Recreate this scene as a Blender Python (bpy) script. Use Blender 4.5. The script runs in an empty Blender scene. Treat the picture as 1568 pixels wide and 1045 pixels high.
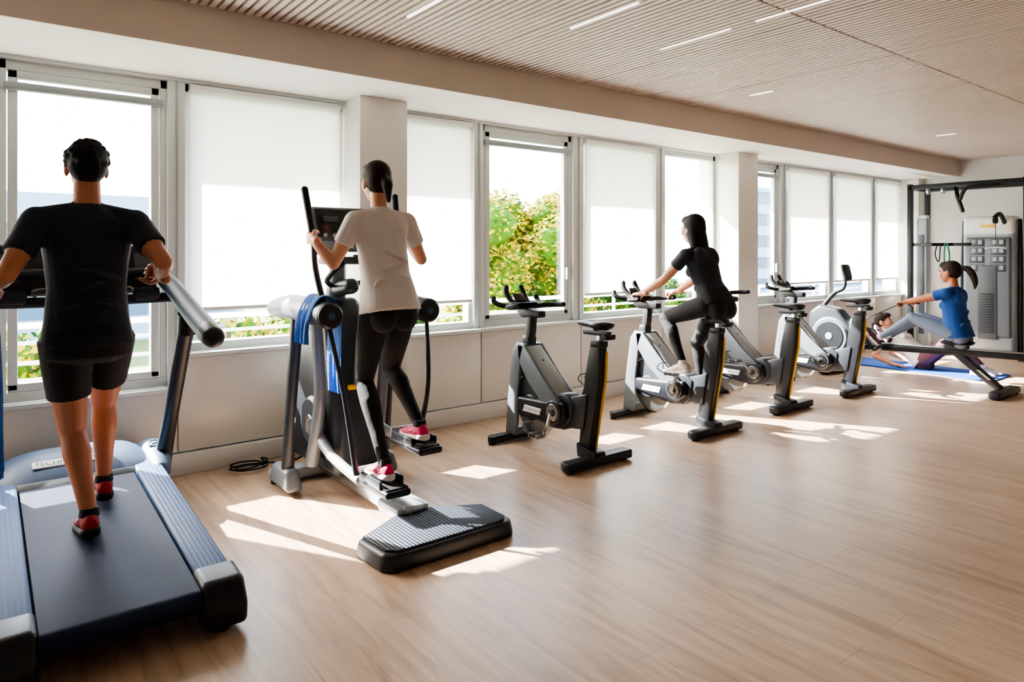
import bpy, bmesh, math, random
from mathutils import Vector as V, Matrix, noise
from mathutils.bvhtree import BVHTree
random.seed(7)
S = bpy.context.scene
COL = S.collection

# ------------------------------------------------------------------ materials
def lin(c):
    r = []
    for x in c[:3]:
        x = x/255.0
        r.append(x/12.92 if x <= 0.04045 else ((x+0.055)/1.055)**2.4)
    return (r[0], r[1], r[2], 1)

def pm(name, col, rough=.5, metal=0, bump=0, bscale=60, var=.06, vscale=6, coat=0, sheen=0, emit=0, stretch=None, spec=.5):
    m = bpy.data.materials.new(name); m.use_nodes = True
    nt = m.node_tree; N = nt.nodes; L = nt.links
    b = N['Principled BSDF']
    c = lin(col)
    b.inputs['Roughness'].default_value = rough
    b.inputs['Metallic'].default_value = metal
    b.inputs['Specular IOR Level'].default_value = spec
    b.inputs['Coat Weight'].default_value = coat
    b.inputs['Sheen Weight'].default_value = sheen
    tc = N.new('ShaderNodeTexCoord')
    mp = N.new('ShaderNodeMapping'); L.new(tc.outputs['Object'], mp.inputs[0])
    if stretch: mp.inputs['Scale'].default_value = stretch
    nz = N.new('ShaderNodeTexNoise'); nz.inputs['Scale'].default_value = vscale
    L.new(mp.outputs[0], nz.inputs['Vector'])
    mx = N.new('ShaderNodeMix'); mx.data_type = 'RGBA'
    mx.inputs[6].default_value = (c[0]*(1-var), c[1]*(1-var), c[2]*(1-var), 1)
    mx.inputs[7].default_value = (min(1, c[0]*(1+var)), min(1, c[1]*(1+var)), min(1, c[2]*(1+var)), 1)
    L.new(nz.outputs['Fac'], mx.inputs[0]); L.new(mx.outputs[2], b.inputs['Base Color'])
    if emit:
        b.inputs['Emission Color'].default_value = c
        b.inputs['Emission Strength'].default_value = emit
    if bump:
        n2 = N.new('ShaderNodeTexNoise'); n2.inputs['Scale'].default_value = bscale
        L.new(mp.outputs[0], n2.inputs['Vector'])
        bp = N.new('ShaderNodeBump'); bp.inputs['Strength'].default_value = bump
        bp.inputs['Distance'].default_value = .01
        L.new(n2.outputs['Fac'], bp.inputs['Height']); L.new(bp.outputs[0], b.inputs['Normal'])
    return m

M = {}
M['wall'] = pm('wall_paint', (234, 231, 226), .6, bump=.03, var=.02)
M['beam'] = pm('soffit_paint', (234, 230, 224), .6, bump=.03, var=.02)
M['beam_shade'] = pm('soffit_face_shade', (206, 196, 186), .6, bump=.03, var=.02)  # soffit white darkened: shade on the face turned from the windows, as colour
M['panel'] = pm('panel_lacquer', (230, 226, 219), .3, var=.02)
M['frame'] = pm('window_aluminium', (212, 217, 217), .35, var=.02)
M['slat'] = pm('ceiling_slat_wood', (200, 184, 173), .5, bump=.05, var=.06, vscale=3, stretch=(8, .5, 8))
M['back'] = pm('ceiling_felt', (112, 102, 95), .9)
M['lamp'] = pm('lamp_diffuser', (255, 250, 244), .4, emit=1.6)
M['black'] = pm('black_plastic', (22, 25, 31), .42, bump=.05, bscale=200, spec=.4)
M['black2'] = pm('black_rubber', (18, 19, 22), .65, bump=.15, bscale=150, spec=.3)
M['dark'] = pm('anthracite_plastic', (42, 47, 54), .38, spec=.4)
M['navy'] = pm('navy_plastic', (30, 44, 70), .4)
M['grey'] = pm('grey_metallic_paint', (108, 115, 123), .38, metal=.25)
M['lgrey'] = pm('light_grey_paint', (154, 160, 166), .38, metal=.15)
M['bluegrey'] = pm('bluegrey_plastic', (60, 78, 104), .5, metal=.05, spec=.35)
M['chrome'] = pm('chrome', (205, 208, 212), .15, metal=1)
M['steel'] = pm('brushed_steel', (170, 172, 175), .3, metal=1, bump=.03, stretch=(1, 1, 20))
M['yellow'] = pm('yellow_trim', (236, 184, 16), .4)
M['white'] = pm('white_plastic', (235, 235, 235), .4)
M['screen'] = pm('screen_glass', (12, 14, 18), .2, coat=.1)
M['screen2'] = pm('lcd_panel', (70, 76, 84), .3)
M['green'] = pm('green_led', (90, 220, 120), .4, emit=1.0)
M['towel'] = pm('blue_towel', (8, 92, 178), .9, bump=.6, bscale=220, sheen=.3)
M['mat'] = pm('blue_foam_mat', (20, 78, 168), .8, bump=.1)
M['band'] = pm('green_band', (30, 120, 88), .6)
M['steelred'] = pm('red_fabric', (180, 50, 44), .8)
M['belt'] = pm('treadmill_belt', (20, 33, 60), .6, bump=.15, bscale=300, var=.1, spec=.25)

def groove_mat(name, col, axis, scale, rough=.4, metal=.2, strength=.6, spec=.3):
    m = pm(name, col, rough, metal=metal, spec=spec)
    nt = m.node_tree; N = nt.nodes; L = nt.links
    tc = N.new('ShaderNodeTexCoord'); w = N.new('ShaderNodeTexWave')
    w.bands_direction = axis; w.inputs['Scale'].default_value = scale
    L.new(tc.outputs['Object'], w.inputs['Vector'])
    bp = N.new('ShaderNodeBump'); bp.inputs['Strength'].default_value = strength; bp.inputs['Distance'].default_value = .006
    L.new(w.outputs['Fac'], bp.inputs['Height']); L.new(bp.outputs[0], N['Principled BSDF'].inputs['Normal'])
    return m
M['rail'] = groove_mat('side_rail_ribbed', (46, 76, 120), 'X', 17, .55, 0, .3)
M['step'] = groove_mat('step_ribbed', (28, 35, 48), 'X', 16, .6, 0, .6)

def blind_mat():
    m = bpy.data.materials.new('blind_fabric'); m.use_nodes = True
    nt = m.node_tree; N = nt.nodes; L = nt.links
    for n in list(N): N.remove(n)
    o = N.new('ShaderNodeOutputMaterial')
    d = N.new('ShaderNodeBsdfDiffuse'); t = N.new('ShaderNodeBsdfTranslucent'); tr = N.new('ShaderNodeBsdfTransparent')
    tc = N.new('ShaderNodeTexCoord'); nz = N.new('ShaderNodeTexNoise'); nz.inputs['Scale'].default_value = 300
    L.new(tc.outputs['Object'], nz.inputs['Vector'])
    cr = N.new('ShaderNodeMapRange'); cr.inputs[3].default_value = .80; cr.inputs[4].default_value = .88
    L.new(nz.outputs['Fac'], cr.inputs[0])
    L.new(cr.outputs[0], d.inputs['Color']); L.new(cr.outputs[0], t.inputs['Color'])
    tr.inputs['Color'].default_value = (1, 1, 1, 1)
    a = N.new('ShaderNodeMixShader'); a.inputs[0].default_value = .55
    L.new(d.outputs[0], a.inputs[1]); L.new(t.outputs[0], a.inputs[2])
    b = N.new('ShaderNodeMixShader'); b.inputs[0].default_value = .07
    L.new(a.outputs[0], b.inputs[1]); L.new(tr.outputs[0], b.inputs[2]); L.new(b.outputs[0], o.inputs[0])
    return m
M['blind'] = blind_mat()

def glass_mat():
    m = bpy.data.materials.new('window_glass'); m.use_nodes = True
    nt = m.node_tree; N = nt.nodes; L = nt.links
    for n in list(N): N.remove(n)
    o = N.new('ShaderNodeOutputMaterial'); tr = N.new('ShaderNodeBsdfTransparent'); g = N.new('ShaderNodeBsdfGlossy')
    g.inputs['Roughness'].default_value = .02
    tr.inputs['Color'].default_value = (.97, .98, .98, 1)
    a = N.new('ShaderNodeMixShader'); a.inputs[0].default_value = .05
    L.new(tr.outputs[0], a.inputs[1]); L.new(g.outputs[0], a.inputs[2]); L.new(a.outputs[0], o.inputs[0])
    return m
M['glass'] = glass_mat()

def floor_mat():
    m = bpy.data.materials.new('oak_floor'); m.use_nodes = True
    nt = m.node_tree; N = nt.nodes; L = nt.links
    b = N['Principled BSDF']
    tc = N.new('ShaderNodeTexCoord')
    mp = N.new('ShaderNodeMapping'); mp.inputs['Rotation'].default_value = (0, 0, math.radians(90))
    L.new(tc.outputs['Object'], mp.inputs[0])
    br = N.new('ShaderNodeTexBrick'); br.inputs['Scale'].default_value = 1
    br.inputs['Brick Width'].default_value = 1.25; br.inputs['Row Height'].default_value = .19
    br.inputs['Mortar Size'].default_value = .0012; br.inputs['Mortar Smooth'].default_value = .2
    br.inputs['Color1'].default_value = lin((196, 169, 145)); br.inputs['Color2'].default_value = lin((185, 157, 133))
    br.inputs['Mortar'].default_value = lin((156, 130, 109)); br.offset = .37
    L.new(mp.outputs[0], br.inputs['Vector'])
    mp2 = N.new('ShaderNodeMapping'); mp2.inputs['Scale'].default_value = (7, .8, 1)
    L.new(tc.outputs['Object'], mp2.inputs[0])
    nz = N.new('ShaderNodeTexNoise'); nz.inputs['Scale'].default_value = 2.2; nz.inputs['Detail'].default_value = 8
    nz.inputs['Distortion'].default_value = .9
    L.new(mp2.outputs[0], nz.inputs['Vector'])
    cr = N.new('ShaderNodeValToRGB')
    cr.color_ramp.elements[0].position = .33; cr.color_ramp.elements[0].color = (.66, .63, .60, 1)
    cr.color_ramp.elements[1].position = .60; cr.color_ramp.elements[1].color = (1.04, 1.04, 1.04, 1)
    L.new(nz.outputs['Fac'], cr.inputs[0])
    mx = N.new('ShaderNodeMix'); mx.data_type = 'RGBA'; mx.blend_type = 'MULTIPLY'; mx.inputs[0].default_value = .85
    L.new(br.outputs['Color'], mx.inputs[6]); L.new(cr.outputs[0], mx.inputs[7]); L.new(mx.outputs[2], b.inputs['Base Color'])
    rr = N.new('ShaderNodeMapRange'); rr.inputs[3].default_value = .27; rr.inputs[4].default_value = .42
    L.new(nz.outputs['Fac'], rr.inputs[0]); L.new(rr.outputs[0], b.inputs['Roughness'])
    bp = N.new('ShaderNodeBump'); bp.inputs['Strength'].default_value = .06; bp.inputs['Distance'].default_value = .004
    L.new(nz.outputs['Fac'], bp.inputs['Height']); L.new(bp.outputs[0], b.inputs['Normal'])
    return m
M['floor'] = floor_mat()

# ------------------------------------------------------------------ mesh builder
def perp(t, up):
    a = t.cross(up)
    if a.length < 1e-4: a = t.cross(V((1, 0, 0)))
    if a.length < 1e-4: a = t.cross(V((0, 1, 0)))
    a.normalize(); b = a.cross(t); b.normalize()
    return a, b

def cat(pts, k=6):
    P = [V(p) for p in pts]; out = []
    for i in range(len(P)-1):
        p0 = P[max(i-1, 0)]; p1 = P[i]; p2 = P[i+1]; p3 = P[min(i+2, len(P)-1)]
        for j in range(k):
            t = j/k
            out.append(.5*((2*p1)+(-p0+p2)*t+(2*p0-5*p1+4*p2-p3)*t*t+(-p0+3*p1-3*p2+p3)*t**3))
    out.append(P[-1]); return out

class MB:
    def __init__(s): s.v = []; s.f = []; s.m = []; s.mats = []
    def mi(s, m):
        if m not in s.mats: s.mats.append(m)
        return s.mats.index(m)
    def add(s, vs, fs, m):
        o = len(s.v); k = s.mi(m)
        s.v += [V(p) for p in vs]
        for f in fs: s.f.append([i+o for i in f]); s.m.append(k)
    def addbm(s, bm, m):
        bm.verts.ensure_lookup_table(); bm.verts.index_update()
        s.add([v.co.copy() for v in bm.verts], [[v.index for v in f.verts] for f in bm.faces], m); bm.free()
    def poly(s, vs, fs, m, bev=0, seg=2, ang=25):
        bm = bmesh.new(); bv = [bm.verts.new(p) for p in vs]
        for f in fs: bm.faces.new([bv[i] for i in f])
        bmesh.ops.recalc_face_normals(bm, faces=bm.faces)
        if bev:
            es = [e for e in bm.edges if len(e.link_faces) == 2 and e.calc_face_angle(0) > math.radians(ang)]
            bmesh.ops.bevel(bm, geom=es, offset=bev, segments=seg, profile=.5, affect='EDGES', clamp_overlap=True)
        s.addbm(bm, m)
    def box(s, c, d, m, bev=.004, rot=None, seg=2, top=(1, 1)):
        c = V(c); vs = []
        for z in (-.5, .5):
            k = top if z > 0 else (1, 1)
            for x, y in ((-.5, -.5), (.5, -.5), (.5, .5), (-.5, .5)):
                p = V((x*d[0]*k[0], y*d[1]*k[1], z*d[2]))
                if rot is not None: p = rot @ p
                vs.append(p+c)
        s.poly(vs, [(0, 1, 2, 3), (4, 5, 6, 7), (0, 1, 5, 4), (1, 2, 6, 5), (2, 3, 7, 6), (3, 0, 4, 7)], m, bev, seg)
    def prismx(s, yz, x0, x1, m, bev=.006, seg=2):
        n = len(yz); vs = [V((x0, a, b)) for a, b in yz]+[V((x1, a, b)) for a, b in yz]
        fs = [tuple(range(n)), tuple(range(n, 2*n))]+[(i, (i+1) % n, n+(i+1) % n, n+i) for i in range(n)]
        s.poly(vs, fs, m, bev, seg)
    def prismz(s, xy, z0, z1, m, bev=.006, seg=2, sc=1.0):
        n = len(xy); cx = sum(p[0] for p in xy)/n; cy = sum(p[1] for p in xy)/n
        vs = [V((a, b, z0)) for a, b in xy]+[V((cx+(a-cx)*sc, cy+(b-cy)*sc, z1)) for a, b in xy]
        fs = [tuple(range(n)), tuple(range(n, 2*n))]+[(i, (i+1) % n, n+(i+1) % n, n+i) for i in range(n)]
        s.poly(vs, fs, m, bev, seg)
    def loft(s, rings, m, cap=True):
        n = len(rings[0]); vs = [p for r in rings for p in r]; fs = []
        for k in range(len(rings)-1):
            for i in range(n):
                fs.append((k*n+i, k*n+(i+1) % n, (k+1)*n+(i+1) % n, (k+1)*n+i))
        if cap: fs.append(tuple(range(n))[::-1]); fs.append(tuple(range((len(rings)-1)*n, len(rings)*n)))
        s.add(vs, fs, m)
    def tube(s, pts, r, m, n=14, up=(0, 0, 1), sq=1.0, rnd=False, sm=0):
        pts = [V(p) for p in pts]
        if not isinstance(r, (list, tuple)): r = [r]*len(pts)
        if sm:
            L0 = len(pts); r = [r[int(i//sm)]*(1-(i % sm)/sm)+r[min(int(i//sm)+1, L0-1)]*((i % sm)/sm) for i in range((L0-1)*sm+1)]
            pts = cat(pts, sm)
        T = []
        for i in range(len(pts)):
            a = pts[max(i-1, 0)]; b = pts[min(i+1, len(pts)-1)]; T.append((b-a).normalized())
        A, B = perp(T[0], V(up)); rings = []; C = []
        for i, p in enumerate(pts):
            if i:
                q = T[i-1].rotation_difference(T[i]); A = q @ A; B = q @ B
            C.append((p, r[i], A.copy(), B.copy(), T[i]))
        def ring(p, rr, a, b): return [p+a*(rr*math.cos(2*math.pi*k/n))+b*(rr*sq*math.sin(2*math.pi*k/n)) for k in range(n)]
        if rnd:
            p, rr, a, b, t = C[0]
            for ph in (80, 60, 35, 15): rings.append(ring(p-t*(rr*math.sin(math.radians(ph))), rr*math.cos(math.radians(ph)), a, b))
        for p, rr, a, b, t in C: rings.append(ring(p, rr, a, b))
        if rnd:
            p, rr, a, b, t = C[-1]
            for ph in (15, 35, 60, 80): rings.append(ring(p+t*(rr*math.sin(math.radians(ph))), rr*math.cos(math.radians(ph)), a, b))
        s.loft(rings, m)
    def cyl(s, p0, p1, r, m, n=28, r1=None, bev=0):
        p0 = V(p0); p1 = V(p1); r1 = r if r1 is None else r1
        t = (p1-p0).normalized(); a, b = perp(t, V((0, 0, 1)))
        def ring(p, rr): return [p+a*(rr*math.cos(2*math.pi*k/n))+b*(rr*math.sin(2*math.pi*k/n)) for k in range(n)]
        if bev: s.loft([ring(p0, r-bev), ring(p0+t*bev, r), ring(p1-t*bev, r1), ring(p1, r1-bev)], m)
        else: s.loft([ring(p0, r), ring(p1, r1)], m)
    def ell(s, c, r, m, R=None, nu=20, nv=12):
        c = V(c); rings = []
        for j in range(1, nv):
            ph = math.pi*j/nv-math.pi/2; ring = []
            for i in range(nu):
                th = 2*math.pi*i/nu
                p = V((r[0]*math.cos(ph)*math.cos(th), r[1]*math.cos(ph)*math.sin(th), r[2]*math.sin(ph)))
                ring.append(c+(R @ p if R is not None else p))
            rings.append(ring)
        s.loft(rings, m)
    def torus(s, c, R, r, m, ax=(1, 0, 0), n=40, k=10, a0=0, a1=360):
        c = V(c); t = V(ax).normalized(); a, b = perp(t, V((0, 0, 1)))
        pts = [c+a*(R*math.cos(math.radians(a0+(a1-a0)*i/n)))+b*(R*math.sin(math.radians(a0+(a1-a0)*i/n))) for i in range(n+1)]
        s.tube(pts, r, m, n=k)
    def text(s, st, org, xd, yd, size, m, depth=0):
        cu = bpy.data.curves.new('t', 'FONT'); cu.body = st; cu.size = size; cu.align_x = 'CENTER'; cu.align_y = 'CENTER'
        ob = bpy.data.objects.new('t', cu); COL.objects.link(ob)
        bpy.context.view_layer.update()
        me = bpy.data.meshes.new_from_object(ob.evaluated_get(bpy.context.evaluated_depsgraph_get()))
        org = V(org); xd = V(xd); yd = V(yd)
        s.add([org+xd*v.co.x+yd*v.co.y for v in me.vertices], [list(p.vertices) for p in me.polygons], m)
        bpy.data.objects.remove(ob); bpy.data.meshes.remove(me); bpy.data.curves.remove(cu)
    def build(s, name, loc=(0, 0, 0), smooth=True, ang=38, recalc=True):
        me = bpy.data.meshes.new(name)
        me.from_pydata([tuple(p) for p in s.v], [], s.f)
        for m in s.mats: me.materials.append(m)
        me.polygons.foreach_set('material_index', s.m)
        if recalc:
            bm = bmesh.new(); bm.from_mesh(me); bmesh.ops.recalc_face_normals(bm, faces=bm.faces); bm.to_mesh(me); bm.free()
        if smooth:
            me.shade_smooth(); me.set_sharp_from_angle(angle=math.radians(ang))
        me.update()
        ob = bpy.data.objects.new(name, me); ob.location = loc; COL.objects.link(ob)
        return ob

# ------------------------------------------------------------------ room
X0, X1, YB, YW, ZC, ZS = -3.2, 12.2, -3.4, 5.05, 2.92, 2.67
def simple(name, boxes, mat, bev=.0):
    b = MB()
    for c0, c1 in boxes:
        c = [(c0[i]+c1[i])/2 for i in range(3)]; d = [abs(c1[i]-c0[i]) for i in range(3)]
        b.box(c, d, mat, bev=bev)
    return b.build(name)
simple('floor', [((X0-.2, YB-.2, -.15), (X1+.2, YW+.3, 0))], M['floor'])
simple('wall_back', [((X0, YB-.15, 0), (X1, YB, ZC+.1))], M['wall'])
simple('wall_left', [((X0-.15, YB, 0), (X0, YW+.25, ZC+.1))], M['wall'])
simple('wall_right', [((X1, YB, 0), (X1+.15, YW+.25, ZC+.1))], M['wall'])
pillars = [(-2.55, -2.15), (2.25, 2.65), (7.05, 7.45), (11.96, X1)]
for i, (a, b) in enumerate(pillars):
    simple('pillar' if i == 0 else 'pillar.%03d' % i, [((a, 4.77, 0), (b, YW+.28, ZS))], M['wall'], .004)
# windows: x0,x1, blind bottom z (None = raised), sill z
wins = [(-2.15, -1.3, 1.07, .82), (-1.2, 0.02, 1.07, .82), (.08, 1.0, None, .60), (1.10, 2.25, 1.10, .82),
        (2.65, 3.49, 1.06, .82), (3.58, 4.69, None, .82), (4.82, 5.93, 1.06, .82), (6.08, 7.05, None, .82),
        (7.45, 8.43, None, .82), (8.58, 9.7, 1.06, .82), (9.82, 11.0, 1.06, .82), (11.12, 11.96, 1.06, .82)]
wb = [((X0, YW, 0), (-2.55, YW+.22, ZS))]
wb.append(((-2.15, YW, 0), (.05, YW+.22, .80)))
wb.append(((.05, YW, 0), (1.05, YW+.22, .58)))
wb.append(((1.05, YW, 0), (2.25, YW+.22, .80)))
wb.append(((2.65, YW, 0), (7.05, YW+.22, .80)))
wb.append(((7.45, YW, 0), (11.96, YW+.22, .80)))
simple('wall_front', wb, M['panel'])
ZT = 2.65
pan = MB()
edges = [-2.15, -1.25, .05, 1.05, 2.25, None, 2.65, 3.54, 4.76, 6.0, 7.05, None, 7.45, 8.5, 9.76, 11.06, 11.96]
for i in range(len(edges)-1):
    a, b = edges[i], edges[i+1]
    if a is None or b is None: continue
    low = (a == .05)
    zt = .555 if low else .775
    pan.box(((a+b)/2, YW-.012, (.15+zt)/2), (b-a-.012, .024, zt-.15), M['panel'], bev=.004)
    pan.box(((a+b)/2, YW-.02, zt+.022), (b-a, .09, .03), M['frame'], bev=.006)
pan.build('trim_1')
bb = MB()
for a, b in ((X0, -2.55), (-2.15, 2.25), (2.65, 7.05), (7.45, 11.96)):
    bb.box(((a+b)/2, YW-.03, .07), (b-a, .05, .14), M['panel'], bev=.006)
for a, b in pillars:
    bb.box(((a+b)/2, 4.76, .06), (b-a+.03, .02, .12), M['panel'], bev=.004)
bb.build('baseboard_front')
simple('baseboard_right', [((X1-.02, YB, 0), (X1, 4.75, .12))], M['panel'], .003)
def window(i, w):
    a, b, bl, sill = w; m = MB(); fy = YW+.09; fw = .05
    zc = (sill+ZT)/2
    top = ZT
    m.box(((a+b)/2, fy, top-.03), (b-a, .09, .06), M['frame'], bev=.004)
    m.box(((a+b)/2, fy, sill+.02), (b-a, .11, .06), M['frame'], bev=.004)
    for x in (a+fw/2-.02, b-fw/2+.02):
        m.box((x, fy, zc), (fw+.03, .09, top-sill), M['frame'], bev=.004)
    if i in (2, 5, 8):   # opening sash
        for x in (a+.075, b-.075): m.box((x, fy-.02, zc), (.05, .05, top-sill-.12), M['frame'], bev=.005)
        for z in (sill+.075, top-.085): m.box(((a+b)/2, fy-.02, z), (b-a-.1, .05, .05), M['frame'], bev=.005)
        m.box(((a+b)/2, fy-.055, top-.16), (b-a-.06, .045, .05), M['lgrey'], bev=.01)
        m.box((b-.075, fy-.06, 1.28), (.02, .03, .12), M['white'], bev=.005)
    m.box(((a+b)/2, fy+.01, zc), (b-a, .006, top-sill), M['glass'], bev=0)
    m.build('window_%d' % (i+1))
    if bl:
        k = MB()
        k.box(((a+b)/2, YW+.02, (bl+top-.05)/2), (b-a-.05, .0015, top-.05-bl), M['blind'], bev=0)
        k.box(((a+b)/2, YW+.02, bl), (b-a-.05, .014, .025), M['white'], bev=.003)
        k.cyl((a+.03, YW+.01, top-.03), (b-.03, YW+.01, top-.03), .025, M['white'])
        k.build('roller_blind')
for i, w in enumerate(wins): window(i, w)
mu = MB()
for k in range(len(wins)-1):
    a, b = wins[k][1], wins[k+1][0]
    if b-a < .3:
        mu.box(((a+b)/2, YW+.08, (.58+ZT)/2), (b-a+.01, .14, ZT-.58), M['frame'], bev=.005)
        mu.box(((a+b)/2, YW+.005, (.8+ZT)/2), (.012, .02, ZT-.8), M['lgrey'], bev=.002)
mu.box(((X0+X1)/2, YW+.08, ZT+.012), (X1-X0, .16, .03), M['frame'], bev=.004)
mu.build('trim_2')
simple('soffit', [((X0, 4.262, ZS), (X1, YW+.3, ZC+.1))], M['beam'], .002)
simple('soffit_shade_plate', [((X0, 4.25, ZS+.001), (X1, 4.262, ZC+.05))], M['beam_shade'], .0)  # thin added plate that carries the painted-in shade of the soffit front
# slatted ceiling
c = MB()
c.box(((X0+X1)/2, (YB+4.25)/2, ZC+.065), (X1-X0, 4.25-YB, .05), M['back'], bev=0)
x = X0+.03
segs = [(-3.38, -1.6), (-1.585, .3), (.315, 2.22), (2.235, 4.235)]
kx = 0
while x < X1-.02:
    for y0, y1 in segs:
        c.box((x, (y0+y1)/2, ZC+.02), (.034, y1-y0, .04), M['slat'], bev=0)
    kx += 1
    x += .052 if kx % 23 else .060
c.build('ceiling', smooth=False)
lp_ = MB()
for x, y, l in ((-.4, 3.4, .57), (-.4, 1., .57), (2.05, 3.4, .57), (2.97, 2.95, .57), (3.78, 2.9, .57), (3.78, 2.15, .57), (5.55, 3.52, .22), (9.3, 3.4, .22), (7.4, 1.0, .57), (1.2, -1.2, .57), (4., -1.2, .57), (7, -1.2, .57), (10, -1.2, .57)):
    lp_.box((x, y, ZC-.001), (.014, l, .012), M['lamp'], bev=0)
lp_.build('ceiling_linear_lights')

# ------------------------------------------------------------------ exterior
conc = pm('concrete', (190, 188, 182), .8, bump=.2)
simple('balcony_overhang', [((X0-1, YW+.3, 3.0), (X1+4, YW+1.32, 3.2))], conc)
r = MB()
for z in (.12, .24, .36, .48, .60, .72, .86):
    r.box(((X0+X1)/2, 5.85, z), (X1-X0, .02, .028), M['lgrey'], bev=.004)
r.box(((X0+X1)/2, 5.85, .98), (X1-X0, .05, .04), M['white'], bev=.006)
x = X0
while x < X1: r.box((x, 5.87, .42), (.03, .03, 1.12), M['lgrey'], bev=.004); x += 1.55
r.build('balcony_railing')
simple('balcony_slab', [((X0-1, YW+.24, -.35), (X1+4, 5.98, -.12))], conc)
simple('ground', [((-80, 6, -4.2), (160, 160, -4.0))], pm('lawn', (84, 104, 50), .95, bump=.5, bscale=3, var=.25, vscale=.4))
leafA = pm('leaf_yellow', (158, 138, 0), .7, var=.25, vscale=30, spec=.1)
leafB = pm('leaf_green', (62, 100, 4), .7, var=.25, vscale=30, spec=.1)
leafC = pm('leaf_dark', (26, 50, 6), .7, var=.2, vscale=30, spec=.1)
bark = pm('bark', (80, 64, 48), .9, bump=.8, bscale=20)
def tree(pos, zt, rad, n=5200, yel=.5):
    t = MB(); p = V(pos); top = V((0, 0, zt-p.z))
    t.tube([(0, 0, 0), (.05, .02, top.z*.45), (-.05, .05, top.z*.9)], [.16, .11, .04], bark, n=10, sm=4)
    blobs = []
    for i in range(17):
        a = random.uniform(0, 6.28); rr = random.uniform(0, rad*.75); z = top.z-rad*random.uniform(.35, 2.2)
        q = V((rr*math.cos(a), rr*math.sin(a), z)); br = rad*random.uniform(.32, .5); yc = random.random(); blobs.append((q, br, yc))
        t.tube([(0, 0, z*.7), q*.6+V((0, 0, z*.35)), q], [.06, .04, .015], bark, n=6)
        k0 = len(t.v); t.ell(q, (br*.72, br*.72, br*.66), leafB if yc < yel else leafC, nu=16, nv=10)
        for j in range(k0, len(t.v)):
            dd = t.v[j]-q; t.v[j] = q+dd*(1+.5*noise.noise(t.v[j]*3.1))
    for i in range(n):
        q, br, yc = random.choice(blobs)
        d = V((random.gauss(0, 1), random.gauss(0, 1), random.gauss(0, 1))).normalized()*br*random.uniform(.6, 1.08)
        c0 = q+d; s_ = random.uniform(.045, .085)
        a = V((random.gauss(0, 1), random.gauss(0, 1), random.gauss(0, 1))).normalized(); b_ = a.orthogonal().normalized()
        y = yc < yel
        mt = leafA if (y and random.random() < .75) else (leafB if random.random() < .6 else leafC)
        t.add([c0-a*s_, c0+b_*s_*.6, c0+a*s_, c0-b_*s_*.6], [(0, 1, 2, 3)], mt)
    t.build('tree', loc=pos, smooth=False, recalc=False)
tree((8.9, 12.4, -4), 2.85, 1.75, 16000, .6)
tree((11.1, 12.8, -4), 3.0, 1.7, 16000, .8)
tree((14.5, 14, -4), 1.3, 1.8, 6000, .4)
tree((.6, 11, -4), .75, 1.5, 8000, .5)
tree((3.2, 11.5, -4), .7, 1.6, 8000, .8)
tree((5.8, 12, -4), .8, 1.6, 8000, .5)
tree((-1.8, 11.5, -4), .6, 1.5, 5000, .6)
tree((19, 16, -4), .6, 2.0, 5000, .4)
def building(name, x0, x1, y, z1, col):
    b = MB(); m = pm(name+'_render', col, .7); g = pm(name+'_glazing', (70, 92, 120), .2)
    b.box(((x0+x1)/2, y+4, (z1-4)/2), (x1-x0, 8, z1+4), m, bev=0)
    z = -2.5
    while z < z1-1:
        b.box(((x0+x1)/2, y-.02, z+.6), (x1-x0-1, .06, 1.1), g, bev=0)
        b.box(((x0+x1)/2, y-.1, z+1.25), (x1-x0, .25, .12), m, bev=0)
        z += 2.2
    b.build(name)
building('office_building', -22, 14, 48, 4.9, (140, 155, 176))
building('apartment_building', 56, 120, 40, 8.0, (150, 166, 190))

# ------------------------------------------------------------------ helper: draped towel
def drape(mb, prof, wdir, width, mat, nw=14, fold=.012, seed=0):
    P = cat(prof, 6); wd = V(wdir).normalized(); g = []; n = len(P)
    for i, p in enumerate(P):
        t = (P[min(i+1, n-1)]-P[max(i-1, 0)]).normalized(); nn = t.cross(wd).normalized()
        row = []
        for j in range(nw+1):
            k = j/nw-.5; edge = abs(i/(n-1)-.5)*2
            off = fold*math.sin(j*1.7+seed+i*.05)*edge+.006*noise.noise(V((i*.15, j*.4, seed)))
            row.append(p+wd*(k*width*(1-.18*edge))+nn*off)
        g.append(row)
    vs = [q for r_ in g for q in r_]; m = nw+1
    fs = [(i*m+j, i*m+j+1, (i+1)*m+j+1, (i+1)*m+j) for i in range(n-1) for j in range(nw)]
    o = len(vs)
    vs2 = []
    for i in range(n):
        t = (P[min(i+1, n-1)]-P[max(i-1, 0)]).normalized(); nn = t.cross(wd).normalized()
        for j in range(m): vs2.append(g[i][j]+nn*.006)
    fs2 = [tuple(reversed([a+o for a in f])) for f in fs]
    rim = [(0*m+j) for j in range(m)]+[i*m+nw for i in range(1, n)]+[(n-1)*m+j for j in range(nw-1, -1, -1)]+[i*m for i in range(n-2, 0, -1)]
    fs3 = [(rim[k], rim[(k+1) % len(rim)], rim[(k+1) % len(rim)]+o, rim[k]+o) for k in range(len(rim))]
    mb.add(vs+vs2, fs+fs2+fs3, mat)

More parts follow.
